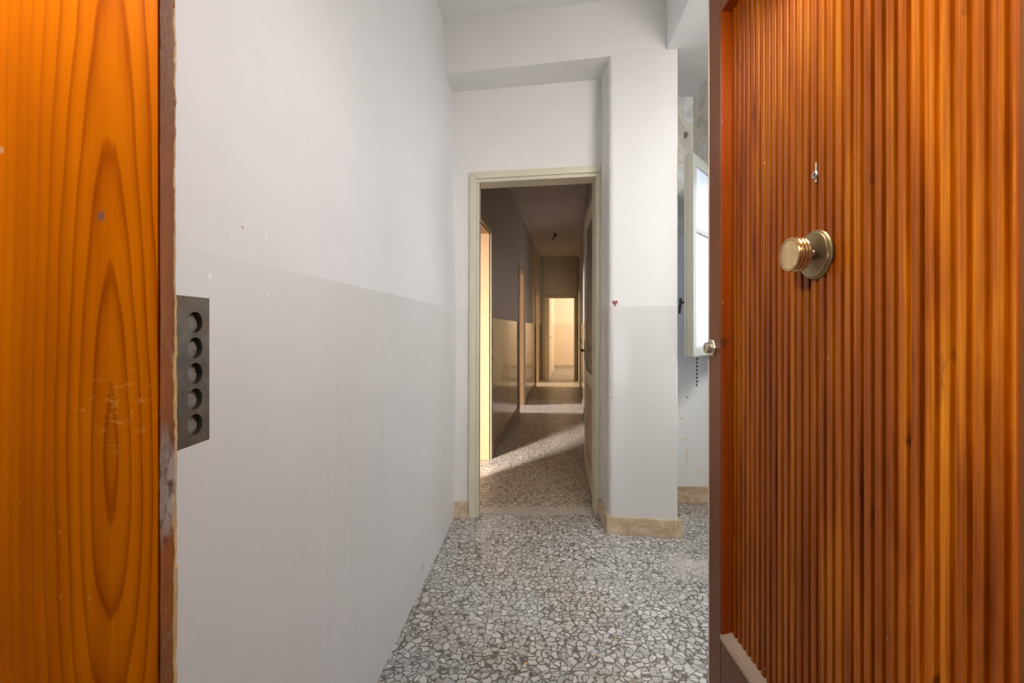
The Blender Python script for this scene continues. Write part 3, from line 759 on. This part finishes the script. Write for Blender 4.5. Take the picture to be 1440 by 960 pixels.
def sbx(y0,y1,z0,z1,w0,w1,nm,m):
    bm = nb(); prism(bm, [(CR(y0)-w1,y0),(CR(y0)-w0,y0),(CR(y1)-w0,y1),(CR(y1)-w1,y1)], z0, z1); return obj(nm, bm, m, sp, bevel=.001)
sbx(7.95,8.25,.90,.965,-.002,.010,'plate',M_creamd)
for k in range(3): sbx(7.98+k*.09,8.05+k*.09,.912,.953,.009,.014,'rocker',M_black)

# ------------------------------------------------------------------ light
def area(name, loc, target, size, power, col, sy=None, spread=None):
    l = bpy.data.lights.new(name, 'AREA'); l.energy = power; l.color = col
    l.shape = 'RECTANGLE'; l.size = size; l.size_y = sy or size
    if spread: l.spread = math.radians(spread)
    o = bpy.data.objects.new(name, l); COL.objects.link(o); o.location = loc
    d = Vector(target)-Vector(loc); o.rotation_euler = d.to_track_quat('-Z','Y').to_euler(); return o
area('stair_window_light', (1.5,-1.7,1.35), (-.4,.8,.8), .9, 5, (.97,.98,1.0), 1.3)
area('added_leaf_light', (-.50,.10,1.90), (-.20,.55,1.86), .14, 12.5, (1,.95,.88))  # unseen lamp added so the left leaf falls from bright top to dark foot
area('added_left_wall_light', (.36,.72,1.90), (-.7,1.25,.75), .36, 5.4, (1.0,.97,.93))  # unseen lamp added inside the hall to brighten the left wall
area('stair_low_light', (.05,-2.9,.58), (.1,3.0,1.6), .30, 1.8, (1,.95,.9), .30, 60)
area('hall_window_light', (NX+.75,2.15,1.75), (.75,2.1,.7), 1.1, 9, (.70,.84,1.0), 1.2)
area('added_back_hall_light', (1.0,.80,2.30), (1.15,3.0,.9), .5, 17, (1.0,.97,.93), None, 145)  # added lamp hidden behind the open door, lifts pillar, alcove and back wall
area('side_room_light', (-2.12,1.34,1.75), (.15,4.5,.2), .36, 56, (1,.96,.95), .8, 70)
area('second_room_light', (-3.3,6.45,1.7), (1,6.65,.3), .6, 72, (.95,.93,1.0), 1.0, 80)
area('third_room_light', (-2.6,9.45,1.7), (1.5,9.5,.2), .6, 70, (1,.85,.6), 1.0, 90)
area('end_room_light', (3.3,12.0,2.0), (1.3,13.0,1.0), .9, 49, (1,.92,.82), 1.2)
w = bpy.data.worlds.new('daylight'); S.world = w; w.use_nodes = True
bg = w.node_tree.nodes['Background']; bg.inputs[0].default_value = (.86,.92,1,1); bg.inputs[1].default_value = 2.2

# ------------------------------------------------------------------ camera
cam = bpy.data.cameras.new('camera'); co = bpy.data.objects.new('camera', cam); COL.objects.link(co)
co.location = (0,0,1.16); co.rotation_euler = (math.radians(90),0,0)
cam.lens = 16; cam.sensor_width = 36; cam.shift_y = -.0125; cam.clip_start = .02
cam.dof.use_dof = True; cam.dof.focus_distance = 1.0; cam.dof.aperture_fstop = 14
S.camera = co
S.view_settings.view_transform = 'Standard'; S.view_settings.look = 'None'
S.view_settings.exposure = .16; S.view_settings.gamma = 1; S.view_settings.use_curve_mapping = False
